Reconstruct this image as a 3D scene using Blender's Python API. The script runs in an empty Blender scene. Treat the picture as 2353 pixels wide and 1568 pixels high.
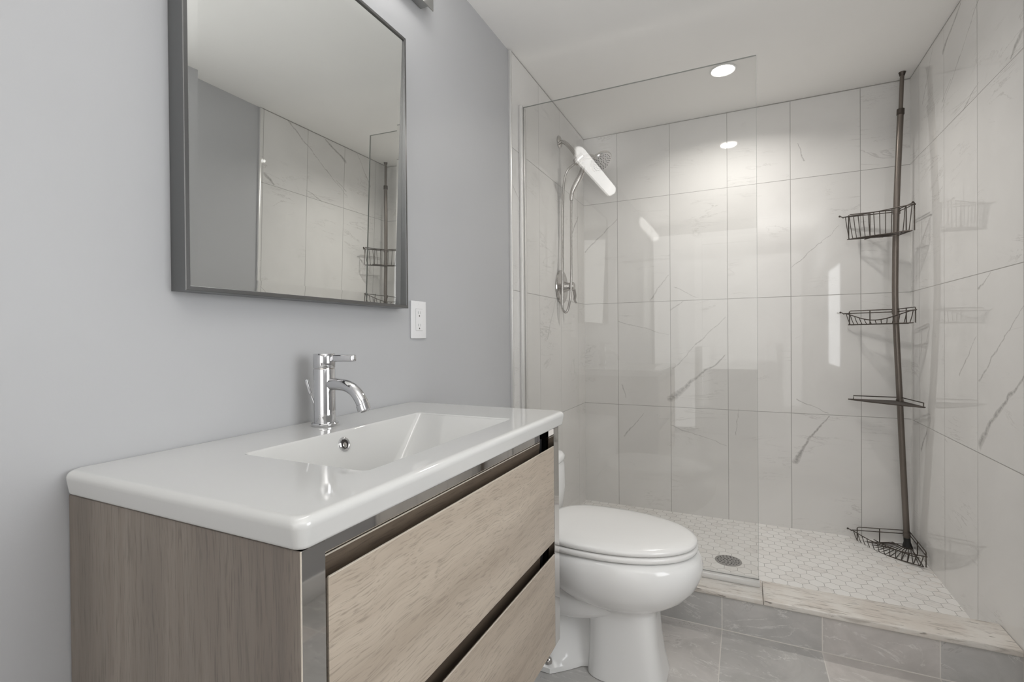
import bpy, bmesh, math, random
from mathutils import Vector, Matrix
PI = math.pi
C = bpy.context.scene.collection
scene = bpy.context.scene

# ------------------------------------------------------------------ camera
FPX = 1125.0
yaw, pitch, roll = 0.4419, -0.0066, -0.0083
f = Vector((-math.sin(yaw), math.cos(yaw), 0)); r = Vector((math.cos(yaw), math.sin(yaw), 0)); u = Vector((0, 0, 1))
f2 = f*math.cos(pitch) + u*math.sin(pitch); u2 = u*math.cos(pitch) - f*math.sin(pitch)
r3 = r*math.cos(roll) + u2*math.sin(roll); u3 = u2*math.cos(roll) - r*math.sin(roll)
cd = bpy.data.cameras.new('camera'); cam = bpy.data.objects.new('camera', cd); C.objects.link(cam)
cd.sensor_width = 36; cd.sensor_fit = 'HORIZONTAL'; cd.lens = FPX*36/2353; cd.clip_start = 0.02
cam.matrix_world = Matrix(((r3.x, u3.x, -f2.x, 0), (r3.y, u3.y, -f2.y, 0), (r3.z, u3.z, -f2.z, 1.05), (0, 0, 0, 1)))
scene.camera = cam

# ------------------------------------------------------------------ world, light, exposure
w = bpy.data.worlds.new('world'); scene.world = w; w.use_nodes = True
w.node_tree.nodes['Background'].inputs[0].default_value = (0.80, 0.88, 1.0, 1)
w.node_tree.nodes['Background'].inputs[1].default_value = 1.5
scene.view_settings.view_transform = 'Standard'; scene.view_settings.look = 'None'
scene.view_settings.gamma = 1; scene.view_settings.use_curve_mapping = False
scene.view_settings.exposure = 0.37
scene.cycles.max_bounces = 12; scene.cycles.diffuse_bounces = 5; scene.cycles.glossy_bounces = 5
scene.cycles.transparent_max_bounces = 16; scene.cycles.sample_clamp_indirect = 4.0
scene.cycles.caustics_reflective = False

def area(name, loc, direction, sx, sy, power, col, shape='RECTANGLE', spread=PI):
    l = bpy.data.lights.new(name, 'AREA'); l.shape = shape; l.size = sx; l.size_y = sy
    l.energy = power; l.color = col; l.spread = spread
    o = bpy.data.objects.new(name, l); C.objects.link(o); o.location = loc
    o.rotation_euler = Vector(direction).to_track_quat('-Z', 'Y').to_euler()
    return o
XL, XR, YB, YR, H = -0.89, 0.724, 2.938, -1.7, 2.275       # tile faces of the shower, rear wall, ceiling
SHZ, CURBZ, YF = 0.039, 0.139, 1.885                          # shower floor, curb top, curb front
WIN = (0.26, 0.98, 0.74, 1.70)                               # window in right wall: y0,y1,z0,z1
DL = [(-0.08, 2.462)]
for k, (x, y) in enumerate(DL):
    area('downlight_beam', (x, y, H-0.012), (0, 0, -1), 0.092, 0.092, 4.9, (1.0, 0.965, 0.92), 'DISK', math.radians(150))
area('bounce_fill', (0.35, -0.15, 1.72), (0, 0, 1), 0.6, 0.7, 10.5, (1.0, 0.99, 0.975))  # unseen upward light added behind the camera, ambient fill off the ceiling
area('rear_fill', (-0.08, YR+0.06, 1.10), (0, 1, -0.05), 1.56, 2.1, 10.5, (1.0, 0.985, 0.965))

# ------------------------------------------------------------------ helpers
class MB:
    def __init__(s): s.b = bmesh.new()
    def box(s, x0, x1, y0, y1, z0, z1, bev=0, seg=2, mat=None):
        vs = [s.b.verts.new((x, y, z)) for x in (x0, x1) for y in (y0, y1) for z in (z0, z1)]
        q = [(0,1,3,2), (4,6,7,5), (0,4,5,1), (2,3,7,6), (0,2,6,4), (1,5,7,3)]
        fs = [s.b.faces.new([vs[i] for i in t]) for t in q]
        if mat is not None:
            for v in vs: v.co = mat @ v.co
        if bev:
            es = list({e for fc in fs for e in fc.edges})
            bmesh.ops.bevel(s.b, geom=es, offset=bev, segments=seg, profile=0.5, affect='EDGES', clamp_overlap=True)
        return s
    def tube(s, pts, rad, n=10, closed=False, caps=True):
        pts = [Vector(p) for p in pts]; N = len(pts)
        rr = rad if isinstance(rad, (list, tuple)) else [rad]*N
        rings = []; up = None
        for i, p in enumerate(pts):
            if closed: t = pts[(i+1) % N] - pts[i-1]
            else: t = pts[min(i+1, N-1)] - pts[max(i-1, 0)]
            t.normalize()
            if up is None:
                a = Vector((0, 0, 1)) if abs(t.z) < 0.9 else Vector((1, 0, 0))
                up = (a - t*a.dot(t)).normalized()
            else:
                up = (up - t*up.dot(t)).normalized()
            sd = t.cross(up)
            rings.append([s.b.verts.new(p + (up*math.cos(2*PI*k/n) + sd*math.sin(2*PI*k/n))*rr[i]) for k in range(n)])
        for i in range(N if closed else N-1):
            A, B = rings[i], rings[(i+1) % N]
            for k in range(n): s.b.faces.new((A[k], A[(k+1) % n], B[(k+1) % n], B[k]))
        if caps and not closed:
            s.b.faces.new(rings[0][::-1]); s.b.faces.new(rings[-1])
        return s
    def lathe(s, prof, n=32, mat=None, cap=True):
        # prof: list of (radius, height) revolved about local z
        rings = []
        for (rd, h) in prof:
            if rd < 1e-6: rings.append([s.b.verts.new((0, 0, h))])
            else: rings.append([s.b.verts.new((rd*math.cos(2*PI*k/n), rd*math.sin(2*PI*k/n), h)) for k in range(n)])
        for A, B in zip(rings, rings[1:]):
            if len(A) == 1 and len(B) == 1: continue
            for k in range(n):
                if len(A) == 1: s.b.faces.new((A[0], B[k], B[(k+1) % n]))
                elif len(B) == 1: s.b.faces.new((A[k], A[(k+1) % n], B[0]))
                else: s.b.faces.new((A[k], A[(k+1) % n], B[(k+1) % n], B[k]))
        if cap:
            if len(rings[0]) > 1: s.b.faces.new(rings[0][::-1])
            if len(rings[-1]) > 1: s.b.faces.new(rings[-1])
        if mat is not None:
            for R_ in rings:
                for v in R_: v.co = mat @ v.co
        return s
    def loft(s, rings, caps=True):
        R_ = [[s.b.verts.new(p) for p in ring] for ring in rings]
        for A, B in zip(R_, R_[1:]):
            n = len(A)
            for k in range(n): s.b.faces.new((A[k], A[(k+1) % n], B[(k+1) % n], B[k]))
        if caps: s.b.faces.new(R_[0][::-1]); s.b.faces.new(R_[-1])
        return s
    def prism(s, poly, z0, z1, mat=None):
        # poly in xy
        a = [Vector((p[0], p[1], z0)) for p in poly]; b = [Vector((p[0], p[1], z1)) for p in poly]
        if mat is not None: a = [mat @ p for p in a]; b = [mat @ p for p in b]
        return s.loft([a, b])
    def build(s, name, m, parent=None, angle=35, smooth=True):
        bmesh.ops.recalc_face_normals(s.b, faces=s.b.faces)
        me = bpy.data.meshes.new(name)
        for fc in s.b.faces: fc.smooth = smooth
        s.b.to_mesh(me); s.b.free()
        if smooth: me.set_sharp_from_angle(angle=math.radians(angle))
        me.materials.append(m)
        o = bpy.data.objects.new(name, me); C.objects.link(o)
        if parent is not None:
            o.parent = parent
            base = world_of(parent)
            o.matrix_parent_inverse = Matrix.Identity(4)
            me.transform(base.inverted())
        return o
def world_of(o):
    m = Matrix.Translation(o.location) @ o.rotation_euler.to_matrix().to_4x4()
    return (world_of(o.parent) @ m) if o.parent else m
def tag(o, label, cat, group=None):
    o['label'] = label; o['category'] = cat
    if group: o['group'] = group
    return o
def thing(name, label, cat, loc, group=None):
    o = bpy.data.objects.new(name, None); C.objects.link(o); o.location = loc; o.empty_display_size = 0.05
    return tag(o, label, cat, group)
def struct(name, mb, m, parent=None, **k):
    o = mb.build(name, m, parent, **k)
    if parent is None: o['kind'] = 'structure'
    return o
def spline(pts, n=8, closed=False):
    P = [Vector(p) for p in pts]; out = []; N = len(P)
    for i in range(N if closed else N-1):
        if closed: a, b, c, d = P[i-1], P[i], P[(i+1) % N], P[(i+2) % N]
        else: a, b, c, d = P[max(i-1, 0)], P[i], P[i+1], P[min(i+2, N-1)]
        for k in range(n):
            t = k/n
            out.append(0.5*((2*b) + (-a+c)*t + (2*a-5*b+4*c-d)*t*t + (-a+3*b-3*c+d)*t**3))
    if not closed: out.append(P[-1])
    return out
def sellipse(cx, cy, a0, a1, b, z, n=48, p=2.3, p0=None):
    # a0: extent to -x, a1: extent to +x, b: half width in y
    out = []
    for k in range(n):
        t = 2*PI*k/n; c, s_ = math.cos(t), math.sin(t)
        q = p if c >= 0 else (p0 or p)
        x = (a1 if c >= 0 else a0)*math.copysign(abs(c)**(2/q), c); y = b*math.copysign(abs(s_)**(2/q), s_)
        out.append(Vector((cx+x, cy+y, z)))
    return out

# ------------------------------------------------------------------ materials
class NT:
    def __init__(s, name):
        s.m = bpy.data.materials.new(name); s.m.use_nodes = True; s.t = s.m.node_tree; s.n = s.t.nodes
        s.p = s.n['Principled BSDF']; s.out = s.n['Material Output']
    def new(s, typ, **k):
        nd = s.n.new(typ)
        for a, v in k.items(): setattr(nd, a, v)
        return nd
    def lk(s, a, b): s.t.links.new(a, b)
    def put(s, sock, v):
        if hasattr(v, 'is_linked') or isinstance(v, bpy.types.NodeSocket): s.lk(v, sock)
        else: sock.default_value = v
    def math(s, op, a, b=0.0, c=None, clamp=False):
        nd = s.new('ShaderNodeMath', operation=op); nd.use_clamp = clamp
        s.put(nd.inputs[0], a); s.put(nd.inputs[1], b)
        if c is not None: s.put(nd.inputs[2], c)
        return nd.outputs[0]
    def vm(s, op, a, b=(0, 0, 0)):
        nd = s.new('ShaderNodeVectorMath', operation=op); s.put(nd.inputs[0], a); s.put(nd.inputs[1], b)
        return nd.outputs['Value'] if op in ('LENGTH', 'DOT_PRODUCT', 'DISTANCE') else nd.outputs[0]
    def comb(s, x, y, z=0.0):
        nd = s.new('ShaderNodeCombineXYZ')
        for i, v in enumerate((x, y, z)): s.put(nd.inputs[i], v)
        return nd.outputs[0]
    def sep(s, v):
        nd = s.new('ShaderNodeSeparateXYZ'); s.lk(v, nd.inputs[0]); return nd.outputs
    def pos(s):
        if not hasattr(s, '_pos'): s._pos = s.new('ShaderNodeTexCoord').outputs['Object']
        return s._pos
    def noise(s, v, scale, detail=4, rough=0.5, dist=0.0, out='Fac'):
        nd = s.new('ShaderNodeTexNoise'); s.put(nd.inputs['Vector'], v); nd.inputs['Scale'].default_value = scale
        nd.inputs['Detail'].default_value = detail; nd.inputs['Roughness'].default_value = rough; nd.inputs['Distortion'].default_value = dist
        return nd.outputs[out]
    def ramp(s, v, a, b, lo=0.0, hi=1.0, interp='SMOOTHSTEP'):
        nd = s.new('ShaderNodeMapRange', interpolation_type=interp)
        s.put(nd.inputs['Value'], v)
        for nm, x in zip(('From Min', 'From Max', 'To Min', 'To Max'), (a, b, lo, hi)): s.put(nd.inputs[nm], x)
        return nd.outputs['Result']
    def mix(s, fac, a, b, blend='MIX'):
        nd = s.new('ShaderNodeMix', data_type='RGBA', blend_type=blend)
        s.put(nd.inputs['Factor'], fac)
        for k, v in ((6, a), (7, b)):
            if isinstance(v, tuple) and len(v) == 3: v = v + (1,)
            s.put(nd.inputs[k], v)
        return nd.outputs[2]
    def bump(s, h, strength=0.3, dist=0.002):
        nd = s.new('ShaderNodeBump'); nd.inputs['Strength'].default_value = strength; nd.inputs['Distance'].default_value = dist
        s.lk(h, nd.inputs['Height']); s.lk(nd.outputs[0], s.p.inputs['Normal'])
    def set(s, **k):
        for a, v in k.items():
            nm = a.replace('_', ' ')
            if isinstance(v, tuple) and len(v) == 3: v = v + (1,)
            s.put(s.p.inputs[nm], v)
        return s.m
def flat(name, col, rough=0.5, metal=0.0, **k):
    n = NT(name); n.set(Base_Color=col, Roughness=rough, Metallic=metal, **k); return n.m

def paint(name, col, rough=0.5, spec=0.35):
    n = NT(name); P = n.pos()
    h = n.noise(P, 260, 3, 0.6); n.bump(h, 0.10, 0.0008)
    a = n.noise(P, 2.2, 3, 0.5)
    n.set(Base_Color=n.mix(n.ramp(a, .3, .7), col, tuple(c*0.975 for c in col)), Roughness=rough)
    n.p.inputs['Specular IOR Level'].default_value = spec
    return n.m
M = {}
M['paint'] = paint('wall_paint', (0.50, 0.505, 0.516), 0.45)
M['paint_right'] = M['paint']
M['ceiling'] = paint('ceiling_paint', (0.92, 0.91, 0.89), 0.7, 0.2)
M['white_trim'] = flat('white_trim', (0.80, 0.80, 0.79), 0.35)

# marble vein group: distance to a tapered segment
def vein_group():
    g = bpy.data.node_groups.new('vein_line', 'ShaderNodeTree')
    I = g.interface
    for nm, t in (('P', 'NodeSocketVector'), ('A', 'NodeSocketVector'), ('B', 'NodeSocketVector'), ('W', 'NodeSocketFloat'), ('S', 'NodeSocketFloat')):
        I.new_socket(nm, in_out='INPUT', socket_type=t)
    I.new_socket('V', in_out='OUTPUT', socket_type='NodeSocketFloat')
    gi = g.nodes.new('NodeGroupInput'); go = g.nodes.new('NodeGroupOutput')
    def vm(op, a, b=None, sc=None):
        nd = g.nodes.new('ShaderNodeVectorMath'); nd.operation = op; g.links.new(a, nd.inputs[0])
        if b is not None: g.links.new(b, nd.inputs[1])
        if sc is not None: g.links.new(sc, nd.inputs['Scale'])
        return nd.outputs['Value'] if op in ('LENGTH', 'DOT_PRODUCT') else nd.outputs[0]
    def mt(op, a, b, cl=False):
        nd = g.nodes.new('ShaderNodeMath'); nd.operation = op; nd.use_clamp = cl
        for i, v in enumerate((a, b)):
            if isinstance(v, (int, float)): nd.inputs[i].default_value = v
            else: g.links.new(v, nd.inputs[i])
        return nd.outputs[0]
    pa = vm('SUBTRACT', gi.outputs['P'], gi.outputs['A']); ba = vm('SUBTRACT', gi.outputs['B'], gi.outputs['A'])
    h = mt('DIVIDE', vm('DOT_PRODUCT', pa, ba), vm('DOT_PRODUCT', ba, ba), True)
    d = vm('LENGTH', vm('SUBTRACT', pa, vm('SCALE', ba, sc=h)))
    wd = mt('MULTIPLY', gi.outputs['W'], mt('SUBTRACT', 1.0, mt('MULTIPLY', h, 0.6)))
    q = mt('SUBTRACT', 1.0, mt('DIVIDE', d, wd), True)
    q = mt('MULTIPLY', mt('POWER', q, 0.7), gi.outputs['S'])
    g.links.new(q, go.inputs[0])
    return g
VG = vein_group()

def tile_material(name, axis, u0, du, veins, v0=2.275-0.4112, dv=0.61, seed=0.0, gw=0.0016, base=(0.765, 0.755, 0.738), top=True):
    n = NT(name); X, Y, Z = n.sep(n.pos()); U = X if axis == 'x' else Y
    pu = n.math('DIVIDE', n.math('SUBTRACT', U, u0), du); pv = n.math('DIVIDE', n.math('SUBTRACT', Z, v0), dv)
    iu = n.math('FLOOR', pu); iv = n.math('FLOOR', pv); fu = n.math('FRACT', pu); fv = n.math('FRACT', pv)
    eu = n.math('MULTIPLY', n.math('MINIMUM', fu, n.math('SUBTRACT', 1.0, fu)), du)
    ev = n.math('MULTIPLY', n.math('MINIMUM', fv, n.math('SUBTRACT', 1.0, fv)), dv)
    e = n.math('MINIMUM', eu, ev)
    grout = n.ramp(e, gw*0.6, gw*1.1, 1.0, 0.0, 'LINEAR')
    if top: grout = n.math('MAXIMUM', grout, n.ramp(Z, H-0.006, H-0.004, 0, 1, 'LINEAR'))
    wn = n.new('ShaderNodeTexWhiteNoise', noise_dimensions='2D'); n.lk(n.comb(iu, iv), wn.inputs['Vector'])
    off = n.vm('SCALE', wn.outputs['Color']); 
    sc = off.node; sc.inputs['Scale'].default_value = 40.0
    P2 = n.comb(U, Z, seed)
    Pc = n.vm('ADD', P2, off)
    # soft warm/cool clouding
    cl = n.noise(Pc, 3.2, 4, 0.55, 0.6)
    col = n.mix(n.ramp(cl, .32, .68), base, tuple(c*0.955 for c in base))
    # faint diagonal streaks
    rot = n.new('ShaderNodeMapping'); rot.inputs['Rotation'].default_value = (0, 0, math.radians(-42)); rot.inputs['Scale'].default_value = (1.2, 7.0, 1)
    n.lk(Pc, rot.inputs['Vector'])
    st = n.noise(rot.outputs[0], 1.4, 6, 0.62, 1.2)
    msk = n.ramp(n.noise(Pc, 4.0, 2, 0.5), .50, .68)
    fine = n.math('MULTIPLY', n.ramp(n.math('ABSOLUTE', n.math('SUBTRACT', st, 0.5)), 0.0, 0.014, 1, 0), msk)
    col = n.mix(n.math('MULTIPLY', fine, 0.42), col, (0.42, 0.40, 0.385))
    # named veins
    nz = n.new('ShaderNodeTexNoise'); n.lk(P2, nz.inputs['Vector']); nz.inputs['Scale'].default_value = 14; nz.inputs['Detail'].default_value = 5
    wob = n.vm('SCALE', n.vm('SUBTRACT', nz.outputs['Color'], (0.5, 0.5, 0.5))); wob.node.inputs['Scale'].default_value = 0.035
    nz2 = n.noise(P2, 70, 4, 0.6)
    Pw = n.vm('ADD', n.comb(U, Z, 0.0), n.vm('MULTIPLY', wob, (1, 1, 0)))
    tot = None
    for (a0, b0, a1, b1, wd) in veins:
        gnd = n.new('ShaderNodeGroup'); gnd.node_tree = VG
        n.lk(Pw, gnd.inputs['P']); gnd.inputs['A'].default_value = (a0, b0, 0); gnd.inputs['B'].default_value = (a1, b1, 0)
        gnd.inputs['W'].default_value = max(wd*1.3, 0.0032); gnd.inputs['S'].default_value = 0.8 if wd > 0.005 else 0.62
        tot = gnd.outputs[0] if tot is None else n.math('MAXIMUM', tot, gnd.outputs[0])
    if tot is not None:
        v = n.math('MULTIPLY', tot, n.ramp(nz2, .30, .60, 0.35, 1.0))
        col = n.mix(v, col, (0.27, 0.255, 0.245))
    col = n.mix(n.math('MULTIPLY', grout, 1.0), col, (0.36, 0.35, 0.335))
    n.set(Base_Color=col, Roughness=n.ramp(grout, 0, 1, 0.035, 0.6, 'LINEAR'))
    n.p.inputs['Specular IOR Level'].default_value = 0.50
    hgt = n.math('ADD', n.math('MULTIPLY', grout, -1.0), n.math('MULTIPLY', n.noise(P2, 9, 2, 0.5), 0.14))
    n.bump(hgt, 0.35, 0.0012)
    return n.m
VB = [(-0.382,0.688,-0.242,0.817,0.0172),(-0.242,0.817,-0.089,0.941,0.0070),(-0.371,0.864,-0.240,1.000,0.0036),(-0.240,1.000,-0.087,1.157,0.0034),(-0.379,1.202,-0.291,1.256,0.0036),
 (-0.491,1.264,-0.390,1.405,0.0037),(-0.883,1.581,-0.684,1.755,0.0040),(0.238,0.389,0.309,0.524,0.0113),(0.309,0.524,0.393,0.637,0.0054),(0.234,1.411,0.441,1.598,0.0022),
 (-0.649,0.453,-0.532,0.599,0.0040),(-0.383,0.535,-0.082,0.445,0.0026),(0.247,0.717,0.391,0.653,0.0029),(-0.683,1.146,-0.394,1.059,0.0025),(-0.043,0.508,-0.025,0.652,0.0024),
 (0.291,1.950,0.262,2.045,0.0035),(-0.660,0.761,-0.634,0.684,0.0039),(-0.354,1.333,-0.228,1.268,0.0026)]
VR = [(2.182,0.677,2.073,0.782,0.0154),(2.073,0.782,1.890,0.924,0.0091),(2.185,0.891,1.889,1.133,0.0038),(2.352,0.898,2.208,1.039,0.0042),(2.782,0.527,2.712,0.638,0.0089),
 (2.190,1.202,2.102,1.247,0.0043),(2.307,1.865,2.187,1.906,0.0036),(2.521,1.981,2.429,2.033,0.0036),(2.758,2.073,2.618,2.268,0.0034),
 (2.055,2.268,2.522,1.952,0.004),(2.507,2.175,2.334,2.268,0.009),(1.905,1.911,1.960,1.872,0.011)]
VL = [(2.683,1.636,2.816,1.765,0.0080),(1.893,1.712,2.000,1.626,0.0032),(2.30,1.05,2.42,1.25,0.004)]
M['tile_back'] = tile_material('marble_tile_back', 'x', -0.3805, 0.3025, VB, seed=1.3)
M['tile_right'] = tile_material('marble_tile_right', 'y', 2.196, 0.3065, VR, seed=7.7)
M['tile_left'] = tile_material('marble_tile_left', 'y', 2.20, 0.3045, VL, seed=4.1)

def hex_material():
    n = NT('hex_mosaic'); X, Y, Z = n.sep(n.pos())
    wx = 0.0532; sy = wx*math.sqrt(3)
    P = n.comb(n.math('SUBTRACT', X, 0.1313-wx/2), n.math('SUBTRACT', Y, 2.508), 0.0)
    def cell(off):
        nd = n.new('ShaderNodeVectorMath', operation='ADD'); n.lk(P, nd.inputs[0]); nd.inputs[1].default_value = off
        sn = n.vm('DIVIDE', nd.outputs[0], (wx, sy, 1)); fl = n.vm('FLOOR', sn)
        fr = n.vm('MULTIPLY', n.vm('SUBTRACT', n.vm('SUBTRACT', sn, fl), (0.5, 0.5, 0)), (wx, sy, 0))
        return fr, fl
    a, ia = cell((wx/2, sy/2, 0)); b, ib = cell((0, 0, 0))
    pick = n.math('LESS_THAN', n.vm('LENGTH', a), n.vm('LENGTH', b))
    def hd(v):
        av = n.vm('ABSOLUTE', v); x, y, _ = n.sep(av)
        return n.math('MAXIMUM', x, n.vm('DOT_PRODUCT', av, (0.5, 0.8660254, 0)))
    da, db = hd(a), hd(b)
    d = n.math('MINIMUM', da, db)
    edge = n.math('SUBTRACT', wx/2, d)
    grout = n.ramp(edge, 0.0006, 0.0013, 1, 0, 'LINEAR')
    wn1 = n.new('ShaderNodeTexWhiteNoise', noise_dimensions='3D'); n.lk(ia, wn1.inputs['Vector'])
    wn2 = n.new('ShaderNodeTexWhiteNoise', noise_dimensions='3D'); n.lk(n.vm('ADD', ib, (0.37, 0.21, 3.0)), wn2.inputs['Vector'])
    rnd = n.mix(pick, wn2.outputs['Color'], wn1.outputs['Color'])
    val = n.sep(rnd)[0]
    off = n.vm('SCALE', rnd); off.node.inputs['Scale'].default_value = 30
    Pc = n.vm('ADD', P, off)
    mp = n.new('ShaderNodeMapping'); mp.inputs['Rotation'].default_value = (0, 0, 0.7); mp.inputs['Scale'].default_value = (8, 34, 1); n.lk(Pc, mp.inputs['Vector'])
    v = n.noise(mp.outputs[0], 1.0, 5, 0.6, 1.0)
    vein = n.math('MULTIPLY', n.ramp(n.math('ABSOLUTE', n.math('SUBTRACT', v, 0.5)), 0, 0.05, 1, 0), n.ramp(val, .72, .95))
    col = n.mix(n.ramp(val, 0, 1, 0, 1, 'LINEAR'), (0.86, 0.85, 0.83), (0.82, 0.80, 0.775))
    col = n.mix(n.math('MULTIPLY', vein, 0.4), col, (0.50, 0.48, 0.46))
    # a little rust staining toward the corner with the caddy
    r2 = n.vm('LENGTH', n.vm('MULTIPLY', n.vm('SUBTRACT', n.comb(X, Y, 0.0), (0.66, 2.60, 0)), (1.0, 0.55, 0)))
    stn = n.math('MULTIPLY', n.ramp(r2, 0.02, 0.16, 1, 0), n.ramp(n.noise(n.comb(X, Y, 0.0), 30, 4, 0.6), .45, .75))
    col = n.mix(n.math('MULTIPLY', stn, 0.35), col, (0.55, 0.40, 0.30))
    col = n.mix(grout, col, (0.40, 0.385, 0.365))
    n.set(Base_Color=col, Roughness=n.ramp(grout, 0, 1, 0.32, 0.8, 'LINEAR'))
    n.bump(n.math('MULTIPLY', grout, -1.0), 0.4, 0.001)
    return n.m
M['hex'] = hex_material()

def greystone(name, x0, y0, floor_=True):
    n = NT(name); X, Y, Z = n.sep(n.pos())
    dx, dy = 0.3055, 0.61
    pu = n.math('DIVIDE', n.math('SUBTRACT', X, x0), dx)
    iu = n.math('FLOOR', pu); fu = n.math('FRACT', pu)
    e = n.math('MULTIPLY', n.math('MINIMUM', fu, n.math('SUBTRACT', 1.0, fu)), dx)
    P = n.comb(X, Y, Z)
    if floor_:
        pv = n.math('DIVIDE', n.math('SUBTRACT', Y, y0), dy); iv = n.math('FLOOR', pv); fv = n.math('FRACT', pv)
        e = n.math('MINIMUM', e, n.math('MULTIPLY', n.math('MINIMUM', fv, n.math('SUBTRACT', 1.0, fv)), dy))
    else:
        iv = 5.0; e = n.math('MINIMUM', e, n.math('SUBTRACT', Z, 0.0008))
    wn = n.new('ShaderNodeTexWhiteNoise', noise_dimensions='2D'); n.lk(n.comb(iu, iv), wn.inputs['Vector'])
    off = n.vm('SCALE', wn.outputs['Color']); off.node.inputs['Scale'].default_value = 30
    Pc = n.vm('ADD', P, off)
    a = n.noise(Pc, 5, 6, 0.6, 0.9); b = n.noise(Pc, 16, 5, 0.65, 0.5)
    col = n.mix(n.ramp(a, .35, .65), (0.40, 0.385, 0.365), (0.64, 0.61, 0.585))
    col = n.mix(n.math('MULTIPLY', n.ramp(b, .40, .72), 0.5), col, (0.50, 0.49, 0.48))
    val = n.sep(wn.outputs['Color'])[1]
    col = n.mix(0.5, col, n.mix(val, (0.44, 0.45, 0.445), (0.68, 0.635, 0.605)))
    mp = n.new('ShaderNodeMapping'); mp.inputs['Rotation'].default_value = (0.4, 0.3, 0.8); mp.inputs['Scale'].default_value = (1.0, 2.6, 1.8); n.lk(Pc, mp.inputs['Vector'])
    v = n.noise(mp.outputs[0], 3.4, 7, 0.6, 1.6)
    vein = n.math('MULTIPLY', n.ramp(n.math('ABSOLUTE', n.math('SUBTRACT', v, 0.52)), 0, 0.016, 1, 0), n.ramp(b, .42, .6))
    col = n.mix(n.math('MULTIPLY', vein, 0.55), col, (0.82, 0.80, 0.77))
    v2 = n.noise(mp.outputs[0], 6.0, 6, 0.6, 1.0)
    dk = n.math('MULTIPLY', n.ramp(n.math('ABSOLUTE', n.math('SUBTRACT', v2, 0.42)), 0, 0.010, 1, 0), n.ramp(a, .5, .6))
    col = n.mix(n.math('MULTIPLY', dk, 0.5), col, (0.16, 0.15, 0.14))
    grout = n.ramp(e, 0.0012, 0.0020, 1, 0, 'LINEAR')
    col = n.mix(grout, col, (0.72, 0.69, 0.65))
    n.set(Base_Color=col, Roughness=n.ramp(grout, 0, 1, 0.30, 0.8, 'LINEAR'))
    n.bump(n.math('MULTIPLY', grout, -1.0), 0.3, 0.001)
    return n.m
M['floor'] = greystone('grey_marble_floor_tile', -0.0745, YF+0.0095)
M['curb_face'] = greystone('grey_marble_curb_tile', -0.0745, 0, False)

def curb_marble():
    n = NT('cream_marble'); P = n.pos()
    mp = n.new('ShaderNodeMapping'); mp.inputs['Rotation'].default_value = (0, 0, math.radians(14)); mp.inputs['Scale'].default_value = (6, 46, 30); n.lk(P, mp.inputs['Vector'])
    a = n.noise(mp.outputs[0], 1.6, 5, 0.65, 0.6); b = n.noise(P, 9, 4, 0.6); c = n.noise(mp.outputs[0], 3.1, 3, 0.5, 0.4)
    col = n.mix(n.ramp(b, .35, .65), (0.74, 0.71, 0.665), (0.66, 0.61, 0.555))
    col = n.mix(n.math('MULTIPLY', n.ramp(a, .50, .66), 0.62), col, (0.36, 0.32, 0.28))
    col = n.mix(n.math('MULTIPLY', n.ramp(c, .63, .71), 0.8), col, (0.17, 0.145, 0.125))
    n.set(Base_Color=col, Roughness=0.30)
    return n.m
M['curb'] = curb_marble()

def wood(name, grain, light, mid, dark, sc=1.0, rough=0.38, wave=0.5):
    n = NT(name); P = n.pos()
    mp = n.new('ShaderNodeMapping'); n.lk(P, mp.inputs['Vector'])
    S = {'z': (1, 1, 0.045), 'y': (1, 0.045, 1)}[grain]
    mp.inputs['Scale'].default_value = tuple(s_*sc for s_ in S)
    # warp so that grain wanders and makes cathedral arches
    wz = n.new('ShaderNodeTexNoise'); n.lk(P, wz.inputs['Vector']); wz.inputs['Scale'].default_value = 4.5; wz.inputs['Detail'].default_value = 3
    warp = n.vm('SCALE', n.vm('SUBTRACT', wz.outputs['Color'], (0.5, 0.5, 0.5))); warp.node.inputs['Scale'].default_value = 0.045*wave
    Q = n.vm('ADD', mp.outputs[0], warp)
    broad = n.noise(Q, 12, 4, 0.55, 0.2)
    med = n.noise(Q, 62, 4, 0.6, 0.1)
    mp2 = n.new('ShaderNodeMapping'); n.lk(n.vm('ADD', P, warp), mp2.inputs['Vector'])
    mp2.inputs['Scale'].default_value = {'z': (1, 1, 0.035), 'y': (1, 0.04, 1)}[grain]
    fine = n.noise(mp2.outputs[0], 420, 3, 0.6, 0.0)
    col = n.mix(n.ramp(broad, .33, .67), dark, light)
    col = n.mix(n.math('MULTIPLY', n.ramp(med, .40, .60), 0.6), col, mid)
    col = n.mix(n.math('MULTIPLY', n.ramp(fine, .48, .72), 0.6), col, tuple(c*0.62 for c in dark))
    n.set(Base_Color=col, Roughness=rough)
    n.bump(fine, 0.12, 0.0005)
    return n.m
M['wood_side'] = wood('taupe_oak_side', 'z', (0.270, 0.232, 0.198), (0.215, 0.180, 0.152), (0.165, 0.140, 0.120), 1.0, 0.42, 0.35)
M['wood_front'] = wood('pale_oak_front', 'y', (0.500, 0.430, 0.350), (0.430, 0.362, 0.290), (0.345, 0.285, 0.225), 1.0, 0.42, 1.0)
M['wood_dark'] = wood('brown_oak_pull', 'y', (0.165, 0.128, 0.094), (0.125, 0.096, 0.070), (0.085, 0.065, 0.048), 1.0, 0.45, 0.6)
M['edge_band'] = flat('pale_edge_band', (0.62, 0.56, 0.48), 0.4)
M['cabinet_inside'] = flat('cabinet_inside', (0.035, 0.030, 0.027), 0.6)
M['black_plastic'] = flat('black_plastic', (0.02, 0.02, 0.02), 0.35)

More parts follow.
